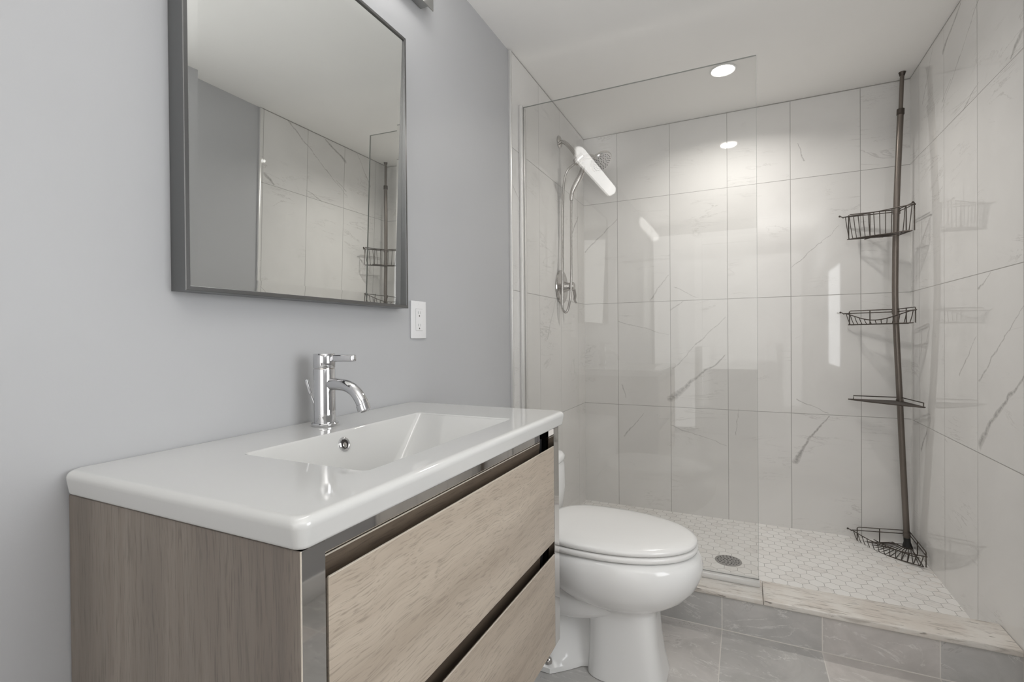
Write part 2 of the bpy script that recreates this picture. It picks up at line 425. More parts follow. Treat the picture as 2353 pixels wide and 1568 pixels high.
n = NT('ceramic_white'); n.set(Base_Color=(0.63, 0.63, 0.617), Roughness=0.06); n.p.inputs['Specular IOR Level'].default_value = 0.6
n.p.inputs['Coat Weight'].default_value = 0.3; n.p.inputs['Coat Roughness'].default_value = 0.03; M['ceramic'] = n.m
n = NT('porcelain_white'); n.set(Base_Color=(0.82, 0.82, 0.81), Roughness=0.09); n.p.inputs['Specular IOR Level'].default_value = 0.55; M['porcelain'] = n.m
n = NT('seat_plastic'); n.set(Base_Color=(0.82, 0.815, 0.80), Roughness=0.16); M['seat'] = n.m
M['chrome'] = flat('polished_chrome', (0.64, 0.64, 0.65), 0.04, 1.0)
M['chrome_strip'] = flat('chrome_strip', (0.60, 0.585, 0.57), 0.035, 1.0)
M['nickel'] = flat('brushed_nickel', (0.56, 0.54, 0.52), 0.16, 1.0)
M['bronze'] = flat('brown_bronze_metal', (0.20, 0.175, 0.155), 0.33, 0.85)
M['bronze_dark'] = flat('dark_bronze_wire', (0.085, 0.072, 0.062), 0.38, 0.7)
M['rubber'] = flat('black_rubber', (0.02, 0.02, 0.02), 0.6)
M['frame_metal'] = flat('gunmetal_frame', (0.20, 0.20, 0.20), 0.30, 0.9)
M['aluminium'] = flat('satin_aluminium', (0.80, 0.795, 0.78), 0.30, 0.55)
M['bracket'] = flat('dark_nickel_bracket', (0.42, 0.42, 0.41), 0.25, 1.0)
M['plastic_white'] = flat('white_plastic', (0.83, 0.83, 0.835), 0.3)
M['slot'] = flat('outlet_slot', (0.10, 0.095, 0.09), 0.6)
M['slot_line'] = flat('outlet_seam', (0.38, 0.38, 0.38), 0.6)
M['drain'] = flat('drain_steel', (0.42, 0.41, 0.40), 0.3, 0.9)
M['void'] = flat('drain_void', (0.03, 0.025, 0.025), 0.7)
M['mirror'] = flat('mirror_silver', (0.87, 0.885, 0.87), 0.0, 1.0)

def glass_mat(name, tint, haze):
    n = NT(name); n.n.remove(n.p)
    tr = n.new('ShaderNodeBsdfTransparent'); tr.inputs[0].default_value = tint + (1,)
    gl = n.new('ShaderNodeBsdfGlossy'); gl.inputs['Roughness'].default_value = 0.0
    ge = n.new('ShaderNodeNewGeometry')
    cs_ = n.math('ABSOLUTE', n.vm('DOT_PRODUCT', ge.outputs['Incoming'], ge.outputs['Normal']))
    fr = n.math('MULTIPLY_ADD', n.math('POWER', n.math('SUBTRACT', 1.0, cs_, clamp=True), 5.0), 0.955, 0.045)
    df = n.new('ShaderNodeBsdfDiffuse'); df.inputs[0].default_value = (0.75, 0.74, 0.72, 1)
    m0 = n.new('ShaderNodeMixShader'); m0.inputs[0].default_value = haze; n.lk(tr.outputs[0], m0.inputs[1]); n.lk(df.outputs[0], m0.inputs[2])
    m1 = n.new('ShaderNodeMixShader'); n.lk(fr, m1.inputs[0]); n.lk(m0.outputs[0], m1.inputs[1]); n.lk(gl.outputs[0], m1.inputs[2])
    n.lk(m1.outputs[0], n.out.inputs[0])
    return n.m
M['glass'] = glass_mat('shower_glass', (0.955, 0.955, 0.95), 0.02)
M['glass_edge'] = flat('glass_cut_edge', (0.40, 0.42, 0.40), 0.12)
M['window_glass'] = glass_mat('window_glass', (0.97, 0.98, 0.98), 0.05)
def emit(name, col, st):
    n = NT(name); n.set(Base_Color=(0.9, 0.9, 0.9), Roughness=0.4, Emission_Color=col, Emission_Strength=st); return n.m
M['lamp_on'] = emit('downlight_lens', (1.0, 0.96, 0.91), 12.0)
M['tube_on'] = emit('frosted_lamp_glass', (1.0, 0.985, 0.96), 6.2)
M['window_lit'] = emit('frosted_daylit_window', (0.96, 0.98, 1.0), 4.2)

# ------------------------------------------------------------------ room shell
T = 0.12
PXL = XL-0.010; PXR = XR+0.010                                # painted faces sit 1 cm behind the tile faces
struct('wall_left', MB().box(PXL-T, PXL, YR-T, YB+0.02+T, -0.1, H), M['paint'])
struct('wall_back', MB().box(PXL, PXR, YB+0.010, YB+0.01+T, -0.1, H), M['paint'])
mb = MB(); y0, y1, z0, z1 = WIN
mb.box(PXR, PXR+T, YR-T, y0, -0.1, H).box(PXR, PXR+T, y1, YB+0.02+T, -0.1, H).box(PXR, PXR+T, y0, y1, -0.1, z0).box(PXR, PXR+T, y0, y1, z1, H)
struct('wall_right', mb, M['paint_right'])
struct('wall_rear', MB().box(PXL, PXR, YR-T, YR, -0.1, H), M['paint_right'])
struct('ceiling', MB().box(PXL-T, PXR+T, YR-T, YB+0.02+T, H, H+0.1), M['ceiling'])
struct('floor', MB().box(PXL, PXR, YR, YF+0.012, -0.1, 0), M['floor'])
struct('floor_shower', MB().box(XL, XR, 2.02, YB, -0.1, SHZ), M['hex'])
struct('wall_shower_left', MB().box(PXL, XL, 1.898, YB, 0, H-0.0005), M['tile_left'])
struct('wall_shower_back', MB().box(PXL, PXR, YB, YB+0.010, 0, H-0.0005), M['tile_back'])
struct('wall_shower_right', MB().box(XR, PXR, 1.880, YB, 0, H-0.0005), M['tile_right'])
struct('trim_1', MB().box(PXL-0.002, XL+0.0015, 1.886, 1.898, CURBZ, H-0.001, 0.002), M['aluminium'])
struct('trim_2', MB().box(XR-0.0015, PXR+0.002, 1.868, 1.880, 0.0, H-0.001, 0.002), M['aluminium'])
struct('baseboard_left', MB().box(PXL, PXL+0.012, YR, YF-0.01, 0, 0.09, 0.003), M['white_trim'])
struct('baseboard_right', MB().box(PXR-0.012, PXR, YR, YF-0.01, 0, 0.09, 0.003), M['white_trim'])
struct('baseboard_rear', MB().box(0.52, PXR-0.012, YR, YR+0.012, 0, 0.09, 0.003), M['white_trim'])
# door in the rear wall
d = bpy.data.objects.new('door_1', None); C.objects.link(d); d.location = (0, YR, 0); d['kind'] = 'structure'
MB().box(-0.36, 0.40, YR+0.002, YR+0.040, 0.005, 2.03, 0.002).build('door_leaf', M['white_trim'], d)
for (p, q, zz0, zz1) in ((-0.44, -0.365, 0.0, 2.11), (0.405, 0.48, 0.0, 2.11), (-0.365, 0.405, 2.035, 2.11)):
    MB().box(p, q, YR+0.001, YR+0.052, zz0, zz1, 0.003).build('casing', M['white_trim'], d)
MB().lathe([(0.026, 0), (0.026, 0.008), (0.010, 0.012), (0.010, 0.04), (0.026, 0.05), (0.028, 0.065), (0.018, 0.078), (0, 0.08)], 24,
    Matrix.Translation((0.33, YR+0.040, 0.95)) @ Matrix.Rotation(-PI/2, 4, 'X')).build('door_knob', M['nickel'], d)
# window in the right wall
d = bpy.data.objects.new('window_1', None); C.objects.link(d); d.location = (PXR, (y0+y1)/2, z0); d['kind'] = 'structure'
fx0, fx1 = PXR+0.004, PXR+0.04
mb = MB()
for (a0, a1, b0, b1) in ((y0, y0+0.04, z0, z1), (y1-0.04, y1, z0, z1), (y0+0.04, y1-0.04, z0, z0+0.04), (y0+0.04, y1-0.04, z1-0.04, z1)):
    mb.box(fx0, fx1, a0, a1, b0, b1, 0.003)
mb.build('window_frame', M['white_trim'], d)
MB().box(fx0+0.006, fx0+0.012, y0+0.03, y1-0.03, z0+0.03, z1-0.03).build('pane', M['window_lit'], d, smooth=False)
MB().box(PXR-0.02, PXR+0.004, y0-0.04, y1+0.04, z0-0.02, z0, 0.004).build('window_sill', M['white_trim'], d)

# ------------------------------------------------------------------ shower curb
t = thing('shower_curb', 'low shower curb faced in grey marble tile under a cream marble cap', 'shower curb', (0, YF, 0))
MB().box(XL, XR, YF+0.010, 2.028, 0.0, CURBZ-0.019).build('tiled_face', M['curb_face'], t, smooth=False)
SX = 0.057
for k, (a0, a1) in enumerate(((XL+0.001, SX-0.0006), (SX+0.0006, XR-0.001))):
    MB().box(a0, a1, YF, 2.038, CURBZ-0.019, CURBZ, 0.004, 3).build('marble_cap', M['curb'], t)

# ------------------------------------------------------------------ glass panel
GY = 1.992; GX1 = 0.046; GZ1 = 2.070
t = thing('shower_glass_panel', 'clear frameless glass shower screen standing on the curb behind the toilet', 'shower screen', (XL, GY, CURBZ))
MB().box(XL+0.006, GX1-0.0008, GY-0.004, GY+0.004, CURBZ+0.006, GZ1-0.0008).build('glass_pane', M['glass'], t, smooth=False)
mb = MB(); mb.box(GX1-0.0008, GX1, GY-0.004, GY+0.004, CURBZ+0.006, GZ1); mb.box(XL+0.006, GX1-0.0008, GY-0.004, GY+0.004, GZ1-0.0008, GZ1)
mb.build('polished_edge', M['glass_edge'], t, smooth=False)
mb = MB(); mb.box(XL+0.0005, XL+0.014, GY-0.024, GY-0.0045, CURBZ, GZ1+0.002, 0.001).box(XL+0.0005, XL+0.014, GY+0.0045, GY+0.024, CURBZ, GZ1+0.002, 0.001).box(XL+0.0003, XL+0.005, GY-0.022, GY+0.022, CURBZ, GZ1+0.002)
o = mb.build('wall_channel', M['aluminium'], t)
mb = MB(); mb.box(XL+0.015, GX1+0.003, GY-0.024, GY-0.0045, CURBZ+0.0003, CURBZ+0.019, 0.001).box(XL+0.015, GX1+0.003, GY+0.0045, GY+0.018, CURBZ+0.0003, CURBZ+0.019, 0.001).box(XL+0.015, GX1+0.003, GY-0.022, GY+0.016, CURBZ+0.0002, CURBZ+0.005)
mb.build('curb_channel', M['aluminium'], t)
t.rotation_euler.z = math.radians(0.3)

# ------------------------------------------------------------------ downlights
def downlight(x, y, label):
    t = thing('recessed_downlight', label, 'ceiling light', (x, y, H))
    MB().lathe([(0.050, 0.0), (0.056, -0.001), (0.058, -0.004), (0.052, -0.006), (0.0485, -0.004)], 48, Matrix.Translation((x, y, H)), cap=False).build('trim_ring', M['white_trim'], t)
    MB().lathe([(0.049, -0.0035), (0.046, -0.0050), (0.03, -0.0062), (0, -0.0066)], 48, Matrix.Translation((x, y, H)), cap=False).build('lens', M['lamp_on'], t)
downlight(*DL[0], 'lit round recessed light in the ceiling over the shower, behind the glass screen')

# ------------------------------------------------------------------ vanity cabinet
VY0, VY1, VX1, VX0 = 0.3695, 1.168, -0.424, PXL+0.003
CT = 0.825                                                     # underside of the basin top
VB0 = 0.286                                                    # underside of the cabinet
t = thing('vanity_cabinet', 'wall hung taupe oak vanity cabinet with two handleless drawers', 'vanity', (VX0, VY0, VB0))
van = t
MB().box(VX0, VX1-0.001, VY0, VY0+0.018, VB0, CT, 0.0008, 1).build('side_panel', M['wood_side'], t)
MB().box(VX0, VX1-0.001, VY1-0.018, VY1, VB0, CT, 0.0008, 1).build('side_panel', M['wood_side'], t)
mb = MB(); mb.box(VX0, VX1-0.03, VY0+0.018, VY1-0.018, VB0, VB0+0.016); mb.box(VX0, VX0+0.01, VY0+0.018, VY1-0.018, VB0+0.016, CT)
mb.build('carcass', M['cabinet_inside'], t, smooth=False)
mb = MB(); mb.box(VX1-0.022, VX1, VY0+0.0012, VY0+0.0345, VB0, CT, 0.0008, 1); mb.build('chrome_post', M['chrome_strip'], t)
mb = MB(); mb.box(VX1-0.022, VX1, VY1-0.0345, VY1-0.0012, VB0, CT, 0.0008, 1); mb.build('chrome_post', M['chrome_strip'], t)
MB().box(VX1-0.001, VX1+0.0004, VY0, VY0+0.0012, VB0, CT).build('edge_strip', M['edge_band'], t, smooth=False)
for (zt, zb, ztop) in ((0.782, 0.548, CT-0.0002), (0.515, 0.287, 0.546)):
    pm = Matrix(((1, 0, 0, 0), (0, 0, 1, 0), (0, 1, 0, 0), (0, 0, 0, 1)))
    dr = MB().prism([(VX1-0.016, zb), (VX1+0.0005, zb), (VX1+0.0005, zt), (VX1-0.0015, zt), (VX1-0.016, zt-0.015)], VY0+0.0375, VY1-0.037, pm).build('drawer_front', M['wood_front'], t)
    MB().box(VX1-0.0016, VX1+0.0007, VY0+0.0385, VY1-0.038, zt-0.0006, zt+0.0006).build('edge_strip', M['edge_band'], dr, smooth=False)
    # slanted finger pull behind the top edge of the drawer front
    xa = VX1-0.028
    MB().prism([(xa+0.002, zt+0.012), (xa-0.010, zt+0.012), (xa-0.010, zt-0.060), (xa-0.002, zt-0.060)], VY0+0.036, VY1-0.064, pm).build('finger_pull', M['wood_dark'], dr, smooth=False)
    MB().box(xa+0.001, xa+0.0022, VY0+0.036, VY1-0.064, zt+0.0105, zt+0.0125).build('pull_edge', M['edge_band'], dr, smooth=False)
    # drawer box behind
    MB().box(VX0+0.06, xa-0.012, VY0+0.05, VY1-0.064, zb+0.01, min(zt-0.03, 0.715)).build('drawer_box', M['cabinet_inside'], dr, smooth=False)
    MB().box(VX0+0.08, VX1-0.03, VY1-0.052, VY1-0.040, zb+0.10, zt+0.016, 0.001, 1).build('runner', M['black_plastic'], dr)
MB().box(VX0+0.30, VX1-0.023, VY1-0.0185-0.003, VY1-0.0182, VB0+0.02, CT-0.001).build('dark_gap_sheet', M['black_plastic'], t, smooth=False)  # added black sheet, puts the shade of the open cavity into its colour
# chrome rail under the top, set back behind the posts
MB().box(VX1-0.030, VX1-0.026, VY0+0.0345, VY1-0.064, 0.7955, CT).build('top_rail', M['chrome_strip'], t, smooth=False)

# ------------------------------------------------------------------ basin top
SX0, SX1, SY0, SY1, ST = PXL+0.0015, -0.414, 0.3605, 1.196, 0.862
def rrect(x0, x1, y0, y1, rad, z, n=8):
    out = []
    for cx, cy, a in ((x1-rad, y1-rad, 0), (x0+rad, y1-rad, 90), (x0+rad, y0+rad, 180), (x1-rad, y0+rad, 270)):
        for k in range(n+1):
            q = math.radians(a+90*k/n); out.append(Vector((cx+rad*math.cos(q), cy+rad*math.sin(q), z)))
    return out
def basin():
    R_ = []
    def outer(i, z, rad): return rrect(SX0+i*0.3, SX1-i, SY0+i, SY1-i, rad, z)
    hx0, hx1, hy0, hy1 = -0.748, -0.488, 0.540, 1.022
    bx0, bx1, by0, by1 = -0.712, -0.535, 0.640, 0.868; D = 0.118
    # under side of the bowl, under side of the slab, edge, top, bowl
    R_.append(rrect(bx0-0.01, bx1+0.01, by0-0.01, by1+0.01, 0.03, ST-D-0.010))
    R_.append(rrect(hx0-0.008, hx1+0.008, hy0-0.008, hy1+0.008, 0.02, CT+0.0005))
    R_.append(outer(0.012, CT+0.0005, 0.010))
    for k in range(1, 5):
        q = PI/2*k/4; R_.append(outer(0.012-0.007*math.sin(q), CT+0.0005+0.006*(1-math.cos(q)), 0.012))
    R_.append(outer(0.001, ST-0.012, 0.016))
    for k in range(1, 8):
        q = PI/2*k/7; R_.append(outer(0.001+0.010*(1-math.cos(q)), ST-0.010+0.010*math.sin(q), 0.016))
    R_.append(outer(0.014, ST, 0.014))
    R_.append(rrect(hx0-0.003, hx1+0.003, hy0-0.003, hy1+0.003, 0.012, ST))
    for k in range(1, 5):
        q = PI/2*k/4; i = 0.004*math.sin(q)-0.003; R_.append(rrect(hx0+i, hx1-i, hy0+i, hy1-i, 0.011, ST-0.004*(1-math.cos(q))))
    for t_ in (0.3, 0.6, 0.8, 0.90):
        R_.append(rrect(hx0+(bx0-hx0)*t_, hx1+(bx1-hx1)*t_, hy0+(by0-hy0)*t_, hy1+(by1-hy1)*t_, 0.011+0.012*t_, ST-0.004-(D-0.004)*t_))
    for q in (0.4, 0.8, 1.2):
        i = 0.016*(1-math.cos(q)); R_.append(rrect(bx0+i, bx1-i, by0+i*1.5, by1-i*1.5, 0.024, ST-D+0.010*(1-math.sin(q))))
    R_.append(rrect(bx0+0.02, bx1-0.02, by0+0.03, by1-0.03, 0.022, ST-D))
    return MB().loft(R_)
t = thing('washbasin_top', 'glossy white ceramic washbasin top with a rectangular sunken bowl', 'washbasin', (SX0, SY0, CT))
mb = basin()
o = mb.build('basin_slab', M['ceramic'], t, angle=40)
wm = o.modifiers.new('weighted_normal', 'WEIGHTED_NORMAL'); wm.weight = 100; wm.keep_sharp = True
# overflow ring on the back wall of the bowl
nv = Vector((0.118, 0, 0.036)).normalized()
om = Matrix.Translation((-0.7395, 0.757, ST-0.027)) @ nv.to_track_quat('Z', 'Y').to_matrix().to_4x4()
o = MB().lathe([(0.0095, -0.004), (0.0095, 0.0015), (0.0115, 0.003), (0.0140, 0.002), (0.0150, -0.001)], 32, om, cap=False).build('overflow_ring', M['chrome'], t)
MB().lathe([(0.0097, 0.0004), (0, 0.0004)], 32, om, cap=False).build('overflow_hole', M['void'], o)
MB().lathe([(0.0055, 0.0005), (0.0045, 0.0012), (0, 0.0014)], 24, om @ Matrix.Translation((0.001, -0.002, 0)), cap=False).build('overflow_baffle', M['nickel'], o)
MB().lathe([(0.030, 0), (0.030, 0.002), (0.022, 0.004), (0, 0.006)], 32, Matrix.Translation((-0.62, 0.757, ST-0.1178))).build('pop_up_plug', M['chrome'], t)

# ------------------------------------------------------------------ faucet
FX, FY = -0.829, 0.792
t = thing('basin_faucet', 'polished chrome single lever faucet standing at the back of the basin', 'faucet', (FX, FY, ST))
TM = Matrix.Translation((FX, FY, ST))
MB().lathe([(0.0275, 0.0), (0.0285, 0.002), (0.0285, 0.005), (0.0270, 0.007), (0.0235, 0.0075)], 48, TM).build('base_ring', M['chrome'], t)
MB().lathe([(0.0225, 0.006), (0.0225, 0.1225), (0.0220, 0.1235)], 48, TM).build('body', M['chrome'], t)
MB().lathe([(0.0212, 0.1230), (0.0212, 0.1262)], 48, TM).build('body_gap', M['nickel'], t)
hd = MB().lathe([(0.0222, 0.1262), (0.0228, 0.1275), (0.0228, 0.1555), (0.0218, 0.1570), (0.0, 0.1578)], 48, TM).build('handle_cap', M['chrome'], t)
Lm = TM @ Matrix.Rotation(math.radians(14), 4, 'Z')
MB().box(0.016, 0.0735, -0.0065, 0.0065, 0.1395, 0.1540, 0.0028, 3, mat=Lm).build('lever', M['chrome'], hd)
sp = spline([(FX+0.005, FY, ST+0.0905), (FX+0.040, FY, ST+0.0905), (FX+0.066, FY, ST+0.0875), (FX+0.088, FY, ST+0.0765), (FX+0.102, FY, ST+0.060), (FX+0.107, FY, ST+0.0500)], 8)
MB().tube(sp, [0.0128]*len(sp), 24).build('spout', M['chrome'], t)
dirv = (Vector(sp[-1])-Vector(sp[-3])).normalized()
am = Matrix.Translation(sp[-1]) @ dirv.to_track_quat('Z', 'Y').to_matrix().to_4x4()
MB().lathe([(0.0130, -0.001), (0.0138, 0.0), (0.0138, 0.013), (0.0120, 0.0142), (0.0110, 0.012), (0, 0.012)], 32, am).build('aerator', M['chrome'], t)
MB().tube([(FX-0.024, FY-0.006, ST+0.045), (FX-0.031, FY-0.0115, ST+0.072)], 0.0022, 10).tube([(FX-0.031, FY-0.0115, ST+0.070), (FX-0.037, FY-0.0165, ST+0.100)], 0.0042, 14).build('pop_up_rod', M['chrome'], t)

# ------------------------------------------------------------------ mirror
MY0, MY1, MZ0, MZ1, MX = 0.517, 1.130, 1.136, 1.898, -0.858
t = thing('wall_mirror', 'large wall mirror with a dark grey metal frame hanging above the basin', 'mirror', (PXL, (MY0+MY1)/2, MZ0))
def frame():
    b = bmesh.new(); L = 0.0085
    def ring(x, i): return [b.verts.new(p) for p in ((x, MY0+i, MZ0+i), (x, MY1-i, MZ0+i), (x, MY1-i, MZ1-i), (x, MY0+i, MZ1-i))]
    rs = [ring(PXL+0.001, 0), ring(MX-0.0012, 0), ring(MX, 0.0012), ring(MX, L-0.001), ring(MX-0.001, L), ring(MX-0.034, L)]
    for A, B in zip(rs, rs[1:]):
        for k in range(4): b.faces.new((A[k], A[(k+1) % 4], B[(k+1) % 4], B[k]))
    return b
mb = MB(); mb.b.free(); mb.b = frame(); mb.build('frame', M['frame_metal'], t, angle=20)
def pane():
    b = bmesh.new(); i0 = 0.0088; bw = 0.024
    az, el = math.radians(-0.147), math.radians(-1.3)
    nn = Vector((math.cos(az)*math.cos(el), math.sin(az)*math.cos(el), math.sin(el))); c0 = Vector((-0.870, 0.83, 1.52))
    def P(y, z, dep): 
        x = c0.x - (nn.y*(y-c0.y) + nn.z*(z-c0.z))/nn.x
        return b.verts.new((x-dep, y, z))
    def ring(i, dep): return [P(y, z, dep) for y, z in ((MY0+i, MZ0+i), (MY1-i, MZ0+i), (MY1-i, MZ1-i), (MY0+i, MZ1-i))]
    A, B, D = ring(i0, 0.004), ring(i0, 0.0011), ring(i0+bw, 0.0)
    for p, q in ((A, B), (B, D)):
        for k in range(4): b.faces.new((p[k], p[(k+1) % 4], q[(k+1) % 4], q[k]))
    b.faces.new(D); b.faces.new(A[::-1])
    return b
mb = MB(); mb.b.free(); mb.b = pane(); mb.build('mirror_pane', M['mirror'], t, smooth=False)

# ------------------------------------------------------------------ vanity light
t = thing('vanity_light', 'lit frosted tube wall lamp on a dark metal bracket above the mirror', 'wall lamp', (PXL, 0.83, 2.10))
LY0, LY1, LZ = 0.425, 1.262, 2.118
MB().box(PXL+0.0005, PXL+0.032, LY0+0.015, LY1-0.002, LZ-0.048, LZ+0.048, 0.001, 1).build('back_box', M['bracket'], t)
MB().box(PXL+0.032, PXL+0.036, LY0, LY1+0.016, LZ-0.054, LZ+0.054, 0.001, 1).build('front_plate', M['bracket'], t)
seg = 5; sl = (LY1-LY0)/seg; R0 = 0.041; lx = PXL+0.037
for k in range(seg):
    a0 = LY0+k*sl+0.0028; a1 = LY0+(k+1)*sl-0.0028
    rings = []
    def arc(y, rs):
        return [Vector((lx+0.002+rs*1.15*math.sin(PI*j/20)**0.9*(1), y, LZ-rs*math.cos(PI*j/20))) for j in range(21)]
    ys = []
    if k == 0: ys = [(a0+0.030*(1-math.cos(q)), max(0.25, math.sin(q))) for q in (0.15, 0.4, 0.7, 1.0, 1.3, PI/2)] + [(a1, 1)]
    elif k == seg-1: ys = [(a0, 1)] + [(a1-0.030*(1-math.cos(q)), max(0.25, math.sin(q))) for q in (PI/2, 1.3, 1.0, 0.7, 0.4, 0.15)]
    else: ys = [(a0, 0.97), (a0+0.0015, 1), (a1-0.0015, 1), (a1, 0.97)]
    MB().loft([arc(y, R0*s_) for y, s_ in ys]).build('lamp_glass', M['tube_on'], t, angle=60)

# ------------------------------------------------------------------ outlet
OY0, OY1, OZ0, OZ1 = 1.191, 1.2655, 1.050, 1.164
t = thing('wall_outlet', 'white double power outlet on the painted wall right of the mirror', 'power outlet', (PXL, (OY0+OY1)/2, OZ0))
MB().box(PXL+0.0003, PXL+0.0065, OY0, OY1, OZ0, OZ1, 0.0025, 3).build('cover_plate', M['plastic_white'], t)
cy = (OY0+OY1)/2; cz = (OZ0+OZ1)/2; px = PXL+0.0065
MB().box(px-0.001, px+0.0003, cy-0.0170, cy+0.0170, cz-0.0335, cz+0.0335).build('seam', M['slot_line'], t, smooth=False)
rc = MB().box(px-0.001, px+0.0013, cy-0.0163, cy+0.0163, cz-0.0328, cz+0.0328, 0.0005, 1).build('receptacle', M['plastic_white'], t)
for s_ in (-1, 1):
    zc = cz+s_*0.0190
    for dy in (-0.0060, 0.0060): MB().box(px+0.001, px+0.0016, cy+dy-0.0009, cy+dy+0.0009, zc-0.001, zc+0.0070).build('slot', M['slot_line'], rc, smooth=False)
    MB().lathe([(0.0024, 0), (0.0024, 0.0007), (0, 0.0007)], 16, Matrix.Translation((px+0.001, cy, zc-0.0072)) @ Matrix.Rotation(PI/2, 4, 'Y')).build('ground_slot', M['slot'], rc)
for zc in (OZ0+0.009, OZ1-0.009):
    MB().lathe([(0.0027, 0), (0.0027, 0.0006), (0, 0.001)], 16, Matrix.Translation((px-0.0003, cy, zc)) @ Matrix.Rotation(PI/2, 4, 'Y')).build('screw', M['plastic_white'], t)

# ------------------------------------------------------------------ toilet
TY = 1.556
t = thing('toilet', 'white one piece elongated toilet with closed lid between vanity and shower curb', 'toilet', (-0.40, TY, 0))
def S(x0, x1, b, z, p=2.3, p0=None, n=56):
    cx = x0 + (x1-x0)*0.52
    return sellipse(cx, TY, cx-x0, x1-cx, b, z, n, p, p0)
bowl = [S(-0.60, -0.140, 0.165, 0.400, 2.2, 3.0), S(-0.61, -0.128, 0.176, 0.396, 2.2, 3.0), S(-0.62, -0.119, 0.1835, 0.386, 2.2, 3.0), S(-0.62, -0.112, 0.188, 0.362, 2.2, 3.0),
        S(-0.61, -0.116, 0.187, 0.335, 2.15, 2.8), S(-0.60, -0.130, 0.178, 0.302, 2.1, 2.6), S(-0.58, -0.155, 0.162, 0.272, 2.1, 2.4),
        S(-0.56, -0.182, 0.143, 0.251, 2.1, 2.3), S(-0.53, -0.212, 0.120, 0.235, 2.2, 2.3), S(-0.49, -0.236, 0.104, 0.224, 2.6, 2.6),
        S(-0.462, -0.244, 0.097, 0.212, 3.4, 3.4), S(-0.450, -0.243, 0.096, 0.19, 4.0, 4.0), S(-0.448, -0.238, 0.096, 0.12, 4.2, 4.2), S(-0.450, -0.230, 0.098, 0.06, 4.2, 4.2), S(-0.454, -0.216, 0.102, 0.002, 4.2, 4.2)]
MB().loft(bowl).build('bowl', M['porcelain'], t, angle=70)
# trapway and rear foot
mb = MB()
def cs(x, zc, b, h, y=TY, n=28, p=2.6):
    return [Vector((x, y+b*math.copysign(abs(math.cos(2*PI*k/n))**(2/p), math.cos(2*PI*k/n)), zc+h*math.copysign(abs(math.sin(2*PI*k/n))**(2/p), math.sin(2*PI*k/n)))) for k in range(n)]
mb.loft([cs(-0.36, 0.235, 0.10, 0.055), cs(-0.42, 0.225, 0.112, 0.060), cs(-0.48, 0.215, 0.116, 0.062), cs(-0.54, 0.22, 0.112, 0.075), cs(-0.60, 0.26, 0.105, 0.12), cs(-0.68, 0.29, 0.10, 0.13)])
mb.build('trapway', M['porcelain'], t, angle=70)
mb = MB()
def foot(x, wtop, wbot, h):
    return [Vector((x, TY-wbot, 0.002)), Vector((x, TY-wbot, 0.018)), Vector((x, TY-wbot*0.80, 0.035)), Vector((x, TY-wtop, h*0.6)), Vector((x, TY-wtop*0.85, h)), Vector((x, TY+wtop*0.85, h)), Vector((x, TY+wtop, h*0.6)), Vector((x, TY+wbot*0.80, 0.035)), Vector((x, TY+wbot, 0.018)), Vector((x, TY+wbot, 0.002))]
mb.loft([foot(-0.42, 0.030, 0.045, 0.17), foot(-0.47, 0.032, 0.060, 0.18), foot(-0.505, 0.042, 0.098, 0.20), foot(-0.55, 0.065, 0.138, 0.22), foot(-0.63, 0.085, 0.135, 0.26), foot(-0.70, 0.08, 0.120, 0.28)])
mb.build('rear_foot', M['porcelain'], t, angle=40)
MB().lathe([(0.0115, 0), (0.0115, 0.008), (0.009, 0.014), (0.004, 0.018), (0, 0.019)], 24, Matrix.Translation((-0.560, TY-0.122, 0.026))).build('bolt_cap', M['nickel'], t)
# tank
def rr(x0, x1, b, z, q=7.0, n=56):
    cx = (x0+x1)/2
    return sellipse(cx, TY, cx-x0, x1-cx, b, z, n, q)
X0 = PXL+0.006
tank = [rr(X0, -0.66, 0.12, 0.32), rr(X0, -0.635, 0.19, 0.385), rr(X0, -0.607, 0.210, 0.42), rr(X0, -0.600, 0.220, 0.50), rr(X0, -0.603, 0.220, 0.575), rr(X0, -0.607, 0.218, 0.590)]
MB().loft(tank).build('tank', M['porcelain'], t, angle=60)
ld = MB().loft([rr(X0, -0.605, 0.220, 0.592), rr(X0, -0.601, 0.222, 0.597), rr(X0, -0.602, 0.221, 0.610), rr(X0+0.002, -0.611, 0.214, 0.622), rr(X0+0.006, -0.640, 0.192, 0.628)]).build('tank_lid', M['porcelain'], t, angle=60)
MB().lathe([(0.020, 0), (0.020, 0.003), (0.017, 0.005), (0, 0.0055)], 24, Matrix.Translation((-0.77, TY, 0.628))).build('flush_button', M['chrome'], ld)
# seat and lid
def egg(x0, x1, b, z, n=64):
    out = []; cx = x0 + (x1-x0)*0.42
    for k in range(n):
        th = 2*PI*k/n; c, s_ = math.cos(th), math.sin(th)
        if c >= 0: x = cx + (x1-cx)*abs(c)**(2/2.05); y = b*math.copysign(abs(s_)**(2/2.05), s_)
        else: x = cx - (cx-x0)*abs(c)**(2/3.2); y = b*math.copysign(abs(s_)**(2/2.6), s_)
        out.append(Vector((x, TY+y, z)))
    return out
MB().loft([egg(-0.605, -0.134, 0.174, 0.4035), egg(-0.61, -0.128, 0.179, 0.4055), egg(-0.61, -0.1255, 0.1815, 0.412), egg(-0.61, -0.127, 0.180, 0.4185), egg(-0.605, -0.133, 0.175, 0.4205)]).build('seat', M['seat'], t, angle=60)
MB().loft([egg(-0.605, -0.138, 0.170, 0.4235), egg(-0.61, -0.130, 0.177, 0.4250), egg(-0.61, -0.127, 0.1795, 0.431), egg(-0.61, -0.130, 0.177, 0.4375), egg(-0.605, -0.142, 0.166, 0.4425), egg(-0.59, -0.172, 0.142, 0.4462), egg(-0.53, -0.26, 0.08, 0.4485), egg(-0.46, -0.36, 0.02, 0.449)]).build('lid', M['seat'], t, angle=60)

